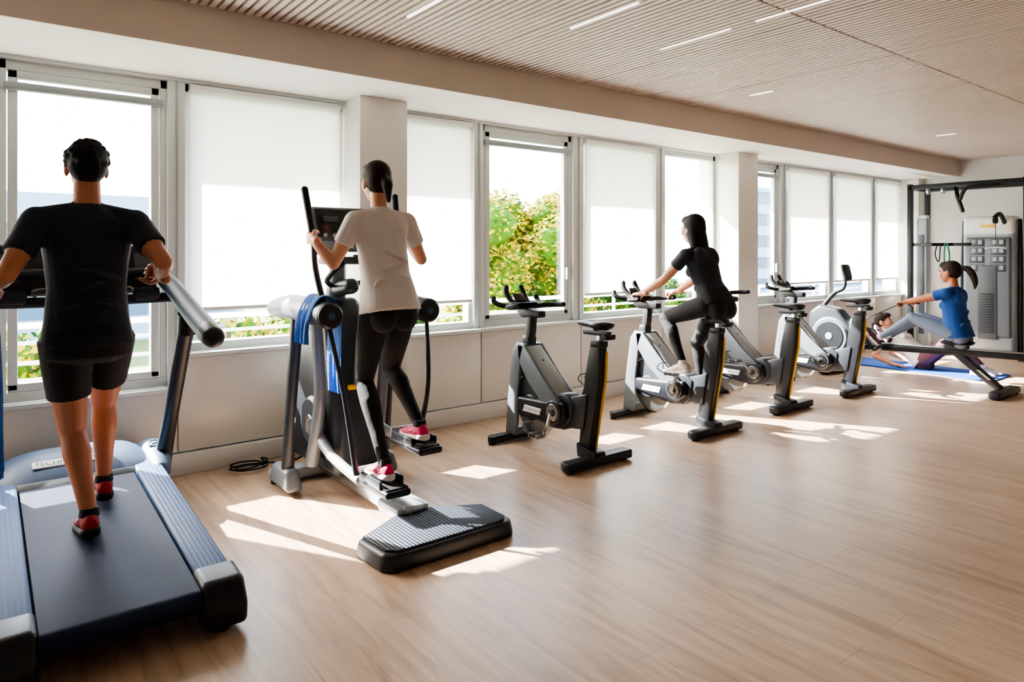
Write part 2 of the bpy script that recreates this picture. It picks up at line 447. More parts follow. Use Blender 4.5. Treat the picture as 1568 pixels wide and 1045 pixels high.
# ------------------------------------------------------------------ treadmill
def treadmill(cx, cy):
    t = MB()
    def top(y): return .18+.09*(y+1.0)/1.55
    t.prismx([(-.98, .08), (-.98, top(-.98)-.03), (.62, top(.62)-.03), (.62, .12)], -.30, .30, M['black2'], .01)
    pr = []
    for k in range(9):
        a = math.radians(-90-k*22.5+0); pr.append((-.985+.045*math.cos(a), top(-1)-.045+.045*math.sin(a)))
    yz = pr+[(.6, top(.6)), (.6, top(.6)-.02)]
    t.prismx(yz, -.262, .262, M['belt'], .002, 1)
    for s_ in (-1, 1):
        a, b = (.270, .405) if s_ > 0 else (-.405, -.270)
        t.prismx([(-.92, .07), (-.92, top(-.92)+.012), (.60, top(.6)+.02), (.60, .12)], a, b, M['rail'], .012, 3)
        t.prismx([(-.9, .05), (-.9, .12), (.62, .17), (.62, .05)], (s_*.412)-.012, (s_*.412)+.012, M['navy'], .006)
        c0 = s_*.345
        t.prismx([(-1.05, .02), (-1.06, .11), (-1.00, top(-1)+.018), (-.84, top(-.84)+.020), (-.82, .04)], c0-.082, c0+.082, M['black'], .025, 4)
        t.cyl((s_*.34, -.98, 0), (s_*.34, -.98, .04), .035, M['black2'])
        t.cyl((s_*.36, .8, 0), (s_*.36, .8, .06), .035, M['black2'])
        t.tube([(s_*.445, .74, .16), (s_*.445, .50, .50), (s_*.44, .14, .98), (s_*.435, .01, 1.12)], [.055, .042, .04, .045], M['black'], sq=.75, sm=5)
        t.tube([(s_*.43, -.46, 1.115), (s_*.425, -.15, 1.19), (s_*.40, .2, 1.31), (s_*.35, .5, 1.42)], [.052, .050, .045, .04], M['bluegrey'], n=20, sm=5)
        t.tube([(s_*.43, -.51, 1.105), (s_*.43, -.445, 1.119)], [.05, .056], M['black'], n=20, rnd=True)
        t.tube([(s_*.43, -.03, 1.18), (s_*.435, .01, 1.08)], .05, M['black'])
        t.tube([(s_*.40, .50, .25), (s_*.41, .66, .27), (s_*.41, .86, .26), (s_*.40, .98, .2)], [.05, .075, .09, .06], M['bluegrey'], n=20, rnd=True, sm=4)
        t.torus((s_*.405, .70, .355), .035, .006, M['lgrey'], ax=(0, -.3, 1), n=20)
    rings = []
    for k in range(21):
        x = -.40+.80*k/20; q = 1-abs(x/.40)**4*.35
        rings.append([V((x, y, .10+(z-.10)*q)) for y, z in ((.50, .10), (.50, top(.5)+.01), (.56, .325), (.66, .365), (.82, .385), (.96, .34), (1.03, .24), (1.04, .10))])
    t.loft(rings, M['bluegrey'])
    t.prismx([(.44, .24), (.50, .285), (.52, .29), (.52, .20)], -.27, .27, M['black'], .004)
    t.prismx([(.55, .05), (.55, .14), (1.05, .14), (1.05, .05)], -.42, .42, M['black'], .02)
    o = V((0, .612, .352)); yv = V((0, .10, .045)).normalized(); nrm = V((0, -.045, .10)).normalized()
    rr = Matrix((V((1, 0, 0)), yv, V((1, 0, 0)).cross(yv))).transposed()
    t.box(o+V((-.05, 0, -.002)), (.30, .055, .008), M['white'], bev=.003, rot=rr)
    t.text('TECHNOGYM', o+V((-.05, 0, .0))+nrm*.004, (1, 0, 0), yv, .045, M['black'])
    t.tube([(-.44, .30, 1.25), (-.2, .36, 1.24), (.2, .36, 1.24), (.44, .30, 1.25)], .028, M['black'], sm=4)
    R = Matrix.Rotation(math.radians(-22), 3, 'X')
    t.box((0, .46, 1.40), (.74, .07, .28), M['black'], bev=.03, rot=R, seg=4)
    t.box(V((0, .46, 1.40))+R @ V((0, -.038, .01)), (.44, .006, .20), M['screen'], bev=.003, rot=R)
    for s_ in (-1, 1):
        t.box(V((0, .46, 1.40))+R @ V((s_*.30, -.038, .0)), (.09, .006, .16), M['screen2'], bev=.003, rot=R)
        t.box((s_*.30, .34, 1.27), (.13, .10, .07), M['dark'], bev=.02)
        t.tube([(s_*.2, .40, 1.28), (s_*.2, .20, 1.30), (s_*.10, .16, 1.31), (0, .155, 1.31)], .017, M['black'], sm=4)
    t.box((0, .33, 1.25), (.2, .07, .06), M['dark'], bev=.02)
    t.tube([(-.42, .42, 1.38), (.42, .42, 1.38)], .03, M['dark'])
    return t.build('treadmill', (cx, cy, 0))
treadmill(.42, 3.86)
tw = MB()
cxr = .42-.428
drape(tw, [(cxr-.07, 3.52, .72), (cxr-.068, 3.52, 1.0), (cxr-.055, 3.52, 1.18), (cxr, 3.52, 1.215), (cxr+.06, 3.52, 1.16), (cxr+.066, 3.52, .95), (cxr+.07, 3.52, .60)], (0, 1, .28), .22, M['towel'], seed=2)
tw.build('towel')

# ------------------------------------------------------------------ elliptical
LP = {-1: V((-.12, -.42, .255)), 1: V((.13, -.33, .415))}
LEV = {-1: (V((-.30, -.06, 1.2)), V((-.35, .12, 1.86))), 1: (V((.30, .15, 1.2)), V((.33, .29, 1.86)))}
def elliptical(cx, cy):
    t = MB()
    xy = [(-.33, -.95), (.36, -.95), (.40, -.90), (.40, -.66), (.13, -.50), (-.13, -.50), (-.40, -.66), (-.38, -.90)]
    t.prismz(xy, .0, .085, M['black'], .02, 3, sc=.96)
    t.prismz([(a*.90, -.72+(b+.72)*.86) for a, b in xy], .08, .095, M['step'], .004, 2)
    t.box((0, .05, .085), (.12, 1.2, .09), M['steel'], bev=.015)
    t.box((0, -.42, .09), (.2, .24, .07), M['lgrey'], bev=.02)
    t.box((0, .66, .05), (.74, .13, .08), M['lgrey'], bev=.03, seg=4)
    for s_ in (-1, 1):
        t.cyl((s_*.33, .66, 0), (s_*.33, .66, .04), .035, M['black2'])
        t.box((s_*.33, .50, .09), (.11, .36, .13), M['grey'], bev=.03, seg=4, top=(.8, .7))
        t.tube([(s_*.33, .46, .10), (s_*.33, .40, .55), (s_*.32, .32, 1.1)], [.040, .034, .04], M['dark'], sm=5)
        t.tube([(s_*.22, .34, .18), (s_*.21, .24, .6), (s_*.24, .22, 1.08)], [.045, .035, .035], M['grey'], sm=5)
        t.tube([(s_*.315, .70, 1.13), (s_*.315, .40, 1.155), (s_*.315, .05, 1.15)], [.06, .078, .076], M['grey'], n=22, sm=4, rnd=True)
        t.tube([(s_*.315, .06, 1.15), (s_*.315, -.16, 1.14)], [.079, .074], M['dark'], n=22, rnd=False)
        t.cyl((s_*.315, -.155, 1.14), (s_*.315, -.19, 1.14), .072, M['black'], bev=.012)
        t.cyl((s_*.315, -.188, 1.14), (s_*.315, -.194, 1.14), .020, M['bluegrey'])
        a, b = LEV[s_]
        t.tube([a+V((0, -.02, -.06)), a.lerp(b, .3)+V((s_*.02, 0, 0)), a.lerp(b, .6), b], [.018, .017, .016, .016], M['dark'], sm=5)
        t.tube([a.lerp(b, .45), b], [.020, .021], M['black2'], rnd=True)
        P = LP[s_]
        t.tube([(s_*.315, -.14, 1.10), (s_*.27, -.24, .72), (P.x+s_*.10, P.y+.12, P.z+.02)], [.013, .013, .018], M['dark'], sm=5)
        t.tube([(s_*.19, .36, .40), (s_*.19, .12, (P.z+.35)/2-.02), (P.x+s_*.06, P.y+.16, P.z-.03)], [.034, .03, .028], M['lgrey'], sm=5)
        t.tube([(s_*.19, .36, .40), (s_*.17, .42, .40)], .06, M['chrome'])
        t.box(P+V((0, 0, -.025)), (.15, .36, .04), M['black'], bev=.015, seg=3)
        t.box(P+V((0, 0, -.002)), (.13, .32, .008), M['black2'], bev=.002)
        t.box(P+V((-s_*.07, .03, .015)), (.015, .24, .045), M['dark'], bev=.006)
        t.box(P+V((s_*.07, .03, .015)), (.015, .28, .045), M['dark'], bev=.006)
        t.box(P+V((0, .175, .02)), (.13, .02, .05), M['lgrey'], bev=.008)
        t.tube([(s_*.06, .42, 1.28), (s_*.16, .25, 1.32), (s_*.17, .12, 1.38), (s_*.13, .08, 1.43)], .016, M['black2'], sm=5, rnd=True)
    yz = [(.95, .10), (.98, .5), (.92, .95), (.70, 1.16), (.45, 1.20), (.30, 1.05), (.22, .7), (.12, .42), (.14, .12)]
    t.prismx(yz, -.15, .15, M['dark'], .05, 5)
    t.prismx([(.75, .2), (.8, .7), (.6, 1.0), (.40, .98), (.30, .6), (.25, .2)], -.165, .165, M['black'], .02, 3)
    t.cyl((-.20, .44, .42), (.20, .44, .42), .16, M['dark'], bev=.02)
    t.cyl((-.205, .44, .42), (.205, .44, .42), .05, M['chrome'], bev=.01)
    t.box((-.02, .17, .66), (.07, .03, .03), M['yellow'], bev=.005)
    t.tube([(0, .52, 1.12), (0, .46, 1.35), (0, .46, 1.55)], [.075, .055, .045], M['grey'], sm=4)
    R = Matrix.Rotation(math.radians(-16), 3, 'X'); C = V((0, .42, 1.64))
    t.box(C, (.40, .06, .30), M['grey'], bev=.03, rot=R, seg=4)
    t.box(C+R @ V((0, -.032, .02)), (.34, .008, .21), M['screen'], bev=.006, rot=R)
    t.box(C+R @ V((-.07, -.037, .06)), (.10, .003, .035), M['screen2'], bev=.001, rot=R)
    t.box(C+R @ V((.09, -.038, .07)), (.06, .003, .006), M['green'], bev=0, rot=R)
    t.box(C+R @ V((.09, -.038, .095)), (.06, .003, .006), M['yellow'], bev=0, rot=R)
    for k in range(5): t.cyl(C+R @ V((-.12+k*.06, -.034, -.05)), C+R @ V((-.12+k*.06, -.042, -.05)), .013, M['lgrey'])
    t.box(C+V((0, -.06, -.20)), (.30, .14, .05), M['dark'], bev=.02)
    for s_ in (-1, 1): t.torus(C+V((s_*.11, -.07, -.17)), .04, .008, M['black2'], ax=(0, 0, 1), n=24)
    t.tube([(0, .25, 1.28), (0, .34, 1.27), (0, .45, 1.25)], .05, M['dark'], rnd=True)
    return t.build('elliptical_trainer', (cx, cy, 0))
EX, EY = 1.85, 3.80
elliptical(EX, EY)
tw = MB()
hx = EX-.315
drape(tw, [(hx-.10, 3.80, .98), (hx-.09, 3.80, 1.12), (hx-.03, 3.80, 1.235), (hx+.05, 3.80, 1.225), (hx+.095, 3.80, 1.1), (hx+.09, 3.80, .85), (hx+.10, 3.80, .68)], (0, 1, 0), .20, M['towel'], seed=5)
tw.build('towel.001')
cb = MB()
pts = []
for k in range(40):
    a = k*.5; r_ = .09+.02*math.sin(k*.7)
    pts.append((1.45+r_*math.cos(a)*1.2, 4.82+r_*math.sin(a)*.7, .012+.0012*k))
cb.tube(pts+[(1.6, 4.86, .02), (1.75, 4.8, .02), (1.82, 4.76, .06)], .006, M['black2'], n=8, sm=3)
cb.build('power_cord')

# ------------------------------------------------------------------ spin bike
def bike(cx, cy, ang_deg, idx):
    t = MB(); CY, CZ = -.12, .33
    t.prismz([(-.29, .40), (.29, .40), (.30, .44), (.27, .48), (-.27, .48), (-.30, .44)], .012, .065, M['black'], .014, 3)
    t.prismz([(-.31, -.50), (.31, -.50), (.32, -.45), (.30, -.40), (-.30, -.40), (-.32, -.45)], .012, .075, M['black'], .014, 3)
    for x in (-.26, .26):
        t.cyl((x, .44, 0), (x, .44, .03), .028, M['black2']); t.cyl((x, -.45, 0), (x, -.45, .03), .028, M['black2'])
    for s_ in (-1, 1):
        x0, x1 = (s_*.085-.014, s_*.085+.014)
        t.prismx([(.35, .06), (.48, .06), (.45, .36), (.395, .72), (.34, .79), (.25, .77), (.29, .66), (.33, .40), (.335, .2)], x0, x1, M['grey'], .008, 3)
        t.prismx([(.33, .77), (.25, .78), (.03, .56), (-.19, .38), (-.13, .30), (.02, .36), (.20, .50), (.31, .64)], x0, x1, M['grey'], .008, 3)
    t.prismx([(.37, .50), (.41, .66), (.35, .78), (.26, .78), (.26, .70), (.33, .62)], -.075, .075, M['grey'], .01)
    t.box((0, .42, .085), (.20, .10, .06), M['grey'], bev=.015)
    t.prismx([(.29, .755), (.24, .765), (.01, .555), (-.14, .41), (-.08, .385), (.10, .535)], -.072, .072, M['lgrey'], .006)
    t.cyl((-.022, .21, .30), (.022, .21, .30), .215, M['steel'], n=48, bev=.008)
    t.torus((0, .21, .30), .205, .02, M['chrome'], n=48)
    for s_ in (-1, 1):
        t.cyl((s_*.03, .21, .30), (s_*.075, .21, .30), .10, M['dark'], bev=.012)
    yz = [(.42, .25), (.43, .36), (.36, .50), (.24, .55), (.10, .47), (-.06, .45), (-.19, .47), (-.27, .42), (-.25, .28), (-.17, .20), (-.05, .19), (.15, .215), (.33, .20)]
    t.prismx(yz, -.062, .062, M['dark'], .018, 3)
    t.prismx([(.34, .27), (.33, .37), (.02, .385), (-.20, .41), (-.23, .30), (-.12, .22), (.15, .235)], -.105, .105, M['black'], .02, 3)
    for s_ in (-1, 1):
        t.prismx([(.25, .275), (.23, .325), (.03, .325), (.05, .275)], s_*.106-.003, s_*.106+.003, M['white'], .002, 1)
        t.text('TECHNOGYM', (s_*.1095, .14, .299), (0, -1 if s_ < 0 else 1, 0), (0, 0, 1), .032, M['black'])
    for s_ in (-1, 1):
        t.cyl((s_*.10, CY, CZ), (s_*.128, CY, CZ), .085, M['dark'], bev=.006)
        t.cyl((s_*.125, CY, CZ), (s_*.135, CY, CZ), .062, M['chrome'], bev=.003)
        t.cyl((s_*.13, CY, CZ), (s_*.142, CY, CZ), .03, M['dark'], bev=.003)
        th = math.radians(ang_deg + (0 if s_ < 0 else 180))
        e = V((s_*.15, CY+.17*math.cos(th), CZ+.17*math.sin(th)))
        t.tube([(s_*.145, CY, CZ), e], [.018, .013], M['chrome'], n=10)
        t.tube([e, e+V((s_*.05, 0, 0))], .008, M['chrome'], n=8)
        pc = e+V((s_*.075, 0, 0))
        t.box(pc, (.085, .09, .022), M['black'], bev=.006)
        for q in (-1, 1): t.box(pc+V((0, q*.042, 0)), (.09, .012, .03), M['steel'], bev=.003)
        t.tube([pc+V((-.035, .04, 0)), pc+V((-.035, .12, .03)), pc+V((-.03, .10, .075)), pc+V((0, .05, .085)), pc+V((.03, .10, .075)), pc+V((.035, .12, .03)), pc+V((.035, .04, 0))], .004, M['black'], n=6, sm=4)
    t.prismx([(-.29, .05), (-.40, .05), (-.50, .60), (-.515, .84), (-.415, .86), (-.36, .62)], -.036, .036, M['black'], .01, 3)
    t.prismx([(-.30, .04), (-.50, .04), (-.48, .10), (-.29, .14)], -.055, .055, M['black'], .012)
    t.prismx([(-.402, .08), (-.412, .08), (-.514, .60), (-.524, .80), (-.512, .80), (-.50, .60)], .018, .034, M['yellow'], .001, 1)
    t.prismx([(-.20, .22), (-.20, .44), (-.40, .50), (-.36, .24)], -.05, .05, M['dark'], .012)
    t.box((.03, -.31, .11), (.06, .03, .05), M['yellow'], bev=.004)
    t.prismx([(-.455, .80), (-.49, .80), (-.50, .925), (-.46, .925)], -.02, .02, M['steel'], .004)
    t.box((0, -.47, .855), (.085, .10, .05), M['black'], bev=.012)
    t.box((0, -.45, .93), (.05, .24, .035), M['dark'], bev=.008)
    t.box((.0, -.56, .91), (.10, .05, .04), M['black'], bev=.01)
    t.cyl((0, -.44, .94), (0, -.44, .975), .022, M['black'])
    rings = []
    for y, w, h in ((-.265, .012, .012), (-.275, .022, .02), (-.33, .028, .026), (-.40, .045, .03), (-.46, .078, .036), (-.51, .088, .042), (-.545, .078, .04), (-.565, .04, .026)):
        rg = []
        for k in range(18):
            a = 2*math.pi*k/18; zz = math.sin(a); rg.append(V((w*math.cos(a), y, .99+(h*zz*(.55 if zz > 0 else 1)) + .02*(-(y+.3)) * .5)))
        rings.append(rg)
    t.loft(rings, M['black'])
    t.cyl((.0, .20, .60), (0, .155, .645), .022, M['black']); t.ell((0, .15, .655), (.026, .026, .02), M['dark'])
    t.prismx([(.30, .70), (.335, .74), (.295, 1.0), (.235, 1.0), (.25, .86)], -.032, .032, M['black'], .008, 3)
    t.box((0, .30, .80), (.09, .08, .08), M['dark'], bev=.015)
    t.prismx([(.14, .99), (.14, 1.04), (.40, 1.07), (.42, 1.02), (.36, .98)], -.035, .035, M['black'], .01, 3)
    t.tube([(-.24, .17, 1.08), (-.24, .24, 1.075), (-.20, .31, 1.07), (-.1, .33, 1.065), (.1, .33, 1.065), (.20, .31, 1.07), (.24, .24, 1.075), (.24, .17, 1.08)], .021, M['black2'], sm=5, rnd=True)
    for s_ in (-1, 1):
        t.tube([(s_*.06, .33, 1.07), (s_*.075, .42, 1.10), (s_*.085, .48, 1.16), (s_*.075, .50, 1.21)], .021, M['black2'], sm=5, rnd=True)
        t.tube([(s_*.10, .33, 1.07), (s_*.18, .40, 1.075), (s_*.22, .46, 1.10), (s_*.215, .48, 1.13)], .020, M['black2'], sm=5, rnd=True)
        t.box((s_*.0, .38, 1.08), (.20, .14, .04), M['black'], bev=.014)
    t.box((0, .43, 1.13), (.10, .02, .075), M['screen'], bev=.008, rot=Matrix.Rotation(math.radians(-35), 3, 'X'))
    return t.build('spin_bike' if idx == 0 else 'spin_bike.%03d' % idx, (cx, cy, 0))
bike(3.41, 3.89, -70, 0)
bike(4.75, 3.88, 112, 1)
bike(6.03, 3.96, 40, 2)
bike(7.26, 3.93, 20, 3)

# ------------------------------------------------------------------ rowing machine
def rower(cx, cy):
    t = MB()
    t.prismx([(-1.25, .40), (-1.25, .46), (.62, .40), (.62, .33)], -.045, .045, M['black'], .01)
    t.prismx([(-1.24, .462), (-1.24, .475), (.3, .425), (.3, .412)], -.028, .028, M['steel'], .002)
    t.prismx([(-.62, .40), (-.50, .40), (-.92, .05), (-1.02, .05)], -.05, .05, M['black'], .012)
    t.box((0, -.99, .045), (.62, .11, .07), M['black'], bev=.02, seg=3)
    for x in (-.27, .27): t.cyl((x, -.99, 0), (x, -.99, .03), .04, M['black2'])
    t.prismx([(-.78, .25), (-.75, .25), (-.86, .16), (-.89, .16)], -.056, .056, M['lgrey'], .002)
    t.box((0, .80, .045), (.55, .12, .07), M['black'], bev=.02, seg=3)
    for x in (-.22, .22): t.cyl((x, .80, 0), (x, .80, .03), .04, M['black2'])
    t.prismx([(.45, .30), (.55, .60), (.72, .80), (.95, .84), (1.08, .74), (1.10, .40), (1.0, .12), (.70, .08), (.55, .15)], -.10, .10, M['dark'], .04, 4)
    t.cyl((-.125, .80, .46), (.125, .80, .46), .24, M['grey'], n=44, bev=.03)
    t.cyl((-.132, .80, .46), (.132, .80, .46), .18, M['black'], n=44, bev=.01)
    t.cyl((-.138, .80, .46), (.138, .80, .46), .05, M['lgrey'], bev=.01)
    t.prismx([(.40, .34), (.45, .60), (.56, .70), (.60, .34)], -.10, .10, M['lgrey'], .02)
    t.tube([(0, .95, .80), (0, .80, .98), (0, .68, 1.05), (0, .66, 1.17)], [.028, .025, .02, .018], M['dark'], sm=5)
    t.box((0, .65, 1.24), (.16, .04, .20), M['dark'], bev=.015, rot=Matrix.Rotation(math.radians(-12), 3, 'X'))
    t.box((0, .625, 1.245), (.13, .006, .15), M['screen'], bev=.002, rot=Matrix.Rotation(math.radians(-12), 3, 'X'))
    R = Matrix.Rotation(math.radians(50), 3, 'X')
    for s_ in (-1, 1):
        t.box((s_*.13, .33, .46), (.12, .30, .025), M['black'], bev=.01, rot=R)
        t.box((s_*.13, .22, .375), (.12, .04, .06), M['dark'], bev=.01, rot=R)
        t.box((s_*.13, .29, .525), (.125, .03, .012), M['steelred'], bev=.003, rot=R)
    t.tube([(-.2, .36, .42), (.2, .36, .42)], .02, M['steel'])
    t.box((0, -.55, .468), (.10, .22, .05), M['dark'], bev=.01)
    rings = []
    for y, w, h in ((-.70, .08, .01), (-.68, .13, .022), (-.58, .15, .028), (-.48, .145, .028), (-.43, .11, .02), (-.41, .06, .01)):
        rings.append([V((w*math.cos(2*math.pi*k/20), y, .512+h*math.sin(2*math.pi*k/20))) for k in range(20)])
    t.loft(rings, M['black2'])
    t.tube([(-.24, -.07, .90), (-.1, -.01, .91), (.1, -.01, .91), (.24, -.07, .90)], .015, M['black2'], sm=4, rnd=True)
    t.tube([(0, 0, .91), (0, .52, .64)], .006, M['black2'], n=8)
    return t.build('rowing_machine', (cx, cy, 0))
rower(8.36, 3.50)

# ------------------------------------------------------------------ mat, rig and cable machine
mt = MB()
xy = []
for cx_, cy_, a0 in ((.27, .86, 0), (-.27, .86, 90), (-.27, -.86, 180), (.27, -.86, 270)):
    for k in range(5):
        a = math.radians(a0+k*22.5); xy.append((cx_+.05*math.cos(a), cy_+.05*math.sin(a)))
mt.prismz(xy, 0, .018, M['mat'], .004)
mt.build('exercise_mat', (9.48, 3.78, 0))

def rig():
    t = MB(); x = 11.25
    for y in (4.60, 3.12):
        for dx in (0, .62):
            if y == 4.60 or dx == 0:
                t.box((x+dx, y, 1.26), (.07, .07, 2.52), M['black'], bev=.008)
                t.box((x+dx, y, .01), (.16, .16, .02), M['black'], bev=.004)
    for dx in (0, .62): t.box((x+dx, 3.60 if dx else 3.86, 2.47), (.07, 2.0 if dx else 1.5, .07), M['black'], bev=.008)
    t.box((x+.31, 4.60, 2.47), (.58, .07, .07), M['black'], bev=.008)
    t.box((x+.62, 2.62, 1.26), (.07, .07, 2.52), M['black'], bev=.008)
    t.box((x+.62, 2.62, .01), (.16, .16, .02), M['black'], bev=.004)
    t.box((x+.02, 4.3, 1.60), (.045, .58, .045), M['black'], bev=.006)
    t.box((x+.02, 4.05, 1.60), (.045, .5, .045), M['black'], bev=.006)
    t.tube([(x+.02, 4.0, 2.44), (x-.05, 3.95, 2.36), (x-.12, 3.92, 2.30), (x-.13, 3.85, 2.08)], .028, M['black'], sm=5, rnd=True)
    t.tube([(x, 3.4, 2.44), (x-.08, 3.6, 2.42), (x-.13, 3.8, 2.40), (x-.13, 3.88, 2.25)], .026, M['black'], sm=5, rnd=True)
    for y in (4.35, 4.15): t.cyl((x, y-.015, 2.40), (x, y+.015, 2.40), .05, M['steel'])
    t.box((x+.12, 4.46, 1.0), (.16, .16, 2.0), M['lgrey'], bev=.03, seg=3)
    t.box((x+.035, 4.46, 1.0), (.01, .07, 1.5), M['screen2'], bev=.002)
    t.box((x+.12, 4.46, 2.02), (.12, .12, .05), M['white'], bev=.01)
    t.tube([(x-.01, 4.12, 1.62), (x-.015, 4.13, 1.4), (x-.01, 4.10, 1.15), (x-.01, 4.06, 1.4), (x-.01, 4.09, 1.62)], .010, M['band'], sm=5)
    t.tube([(x-.01, 4.22, 1.62), (x-.015, 4.25, 1.45), (x-.01, 4.2, 1.35), (x-.01, 4.18, 1.62)], .008, M['black2'], sm=5)
    return t.build('pull_up_rig')
rig()
def cable():
    t = MB(); W = .33
    def pan(x0, x1, w, z0, z1, m, bv):
        t.box(((x0+x1)/2, 0, (z0+z1)/2), (x1-x0, 2*w, z1-z0), m, bev=bv, seg=4)
    pan(-.16, .16, W, .05, 1.98, M['lgrey'], .07)
    pan(-.19, -.10, W-.05, .28, 1.70, M['grey'], .03)
    pan(-.175, .17, W-.01, 1.72, 2.0, M['white'], .06)
    pan(-.20, -.15, .12, .25, 1.30, M['screen2'], .01)
    z = .35
    while z < .9:
        t.box((-.198, 0, z), (.012, .18, .026), M['dark'], bev=.004); z += .036
    for s_ in (-1, 1):
        for k in range(4):
            t.box((-.193, s_*.13, 1.62-k*.12), (.006, .19, .10), M['screen2'], bev=.002)
            t.box((-.197, s_*.09, 1.63-k*.12), (.003, .05, .06), M['lgrey'], bev=0)
            t.box((-.197, s_*.17, 1.63-k*.12), (.003, .05, .06), M['lgrey'], bev=0)
        t.tube([(-.05, s_*.36, .03), (-.05, s_*.36, 1.1), (-.02, s_*.34, 1.95)], .03, M['black'], sm=4)
    t.box((0, 0, .03), (.45, .8, .06), M['black'], bev=.015)
    t.box((-.18, 0, 1.86), (.01, .18, .04), M['yellow'], bev=.002)
    t.tube([(-.16, -.2, 1.9), (-.34, -.2, 2.02), (-.55, -.2, 1.96)], .028, M['black'], sm=4, rnd=True)
    t.cyl((-.52, -.22, 1.93), (-.52, -.18, 1.93), .05, M['black2'])
    t.cyl((-.52, -.2, 1.9), (-.5, -.2, 1.55), .004, M['black2'], n=6)
    t.tube([(-.5, -.32, 1.54), (-.5, -.2, 1.56), (-.5, -.08, 1.54)], .014, M['chrome'], sm=4, rnd=True)
    return t.build('cable_machine', (11.55, 3.62, 0))
cable()

# ------------------------------------------------------------------ people
class Body(MB):
    _acc = 0
    def cap(s, a, b, r0, r1, m, n=16, rnd=True): s.tube([V(a), V(b)], [r0, r1], m, n=n, rnd=rnd)

def ringE(c, R, F, w, d, n=28, e=2.3):
    out = []
    for k in range(n):
        a = 2*math.pi*k/n; ca, sa = math.cos(a), math.sin(a)
        out.append(c+R*(w*math.copysign(abs(ca)**(2/e), ca))+F*(d*math.copysign(abs(sa)**(2/e), sa)))
    return out

def remesh(mb, voxel, smooth=4, fac=.5):
    ob = mb.build('tmp')
    src = [v.co.copy() for v in ob.data.vertices]; sf = [list(p.vertices) for p in ob.data.polygons]; sm = [p.material_index for p in ob.data.polygons]
    md = ob.modifiers.new('r', 'REMESH'); md.mode = 'VOXEL'; md.voxel_size = voxel
    m2 = ob.modifiers.new('s', 'SMOOTH'); m2.iterations = smooth; m2.factor = fac
    bpy.context.view_layer.update()
    me = bpy.data.meshes.new_from_object(ob.evaluated_get(bpy.context.evaluated_depsgraph_get()))
    bvh = BVHTree.FromPolygons(src, sf)
    vs = [v.co.copy() for v in me.vertices]; fs = [list(p.vertices) for p in me.polygons]; ms = []
    for f in fs:
        c = V((0, 0, 0))
        for i in f: c += vs[i]
        h = bvh.find_nearest(c/len(f)); ms.append(sm[h[2]] if h[2] is not None else 0)
    mats = list(ob.data.materials)
    bpy.data.objects.remove(ob)
    return vs, fs, ms, mats

def merge(mb, res):
    vs, fs, ms, mats = res; o = len(mb.v); mp = [mb.mi(m) for m in mats]
    mb.v += vs
    for f, m in zip(fs, ms): mb.f.append([i+o for i in f]); mb.m.append(mp[m])

def hand(W, D, Np, thumb, curl, skin, sc=1.0, arm_r=.026):
    b = Body(); D = V(D).normalized(); Np = V(Np); Np = (Np-D*Np.dot(D)).normalized(); Sd = D.cross(Np).normalized()*thumb
    W = V(W)
    b.cap(W-D*.05, W+D*.01, arm_r, arm_r*.92, skin)
    kn = [(.030, .090, .070), (.010, .094, .078), (-.010, .090, .072), (-.029, .082, .058)]
    for sd, l, fl in kn:
        base = W+Sd*(sd*.45*sc); k = W+D*(l*sc)+Sd*(sd*sc)
        b.cap(base, k, .0165*sc, .0115*sc, skin, n=10)
        p = k; acc = 0
        segl = [.46*fl*sc, .30*fl*sc, .24*fl*sc]; rr = [.0092, .0085, .0078, .0068]
        for q in range(3):
            acc += math.radians(curl[q])
            d = D*math.cos(acc)+Np*math.sin(acc)
            p2 = p+d*segl[q]; b.cap(p, p2, rr[q]*sc, rr[q+1]*sc, skin, n=10); p = p2
    R = Matrix((Sd, D, Np)).transposed()
    b.ell(W+D*.052*sc, (.036*sc, .048*sc, .015*sc), skin, R=R)
    tb = W+D*.022*sc+Sd*.026*sc+Np*.006
    d1 = (D*.75+Sd*.55+Np*.45).normalized(); p1 = tb+d1*.045*sc
    c_ = min(1, curl[1]/60)
    d2 = (D*.8+Sd*(.3-.5*c_)+Np*(.3+.6*c_)).normalized(); p2 = p1+d2*.032*sc; p3 = p2+(d2-Sd*.25*c_).normalized()*.024*sc
    b.cap(W+D*.01+Sd*.012, p1, .017*sc, .0115*sc, skin, n=10); b.cap(p1, p2, .0112*sc, .0098*sc, skin, n=10); b.cap(p2, p3, .0098*sc, .0078*sc, skin, n=10)
    return remesh(b, .003, 3)

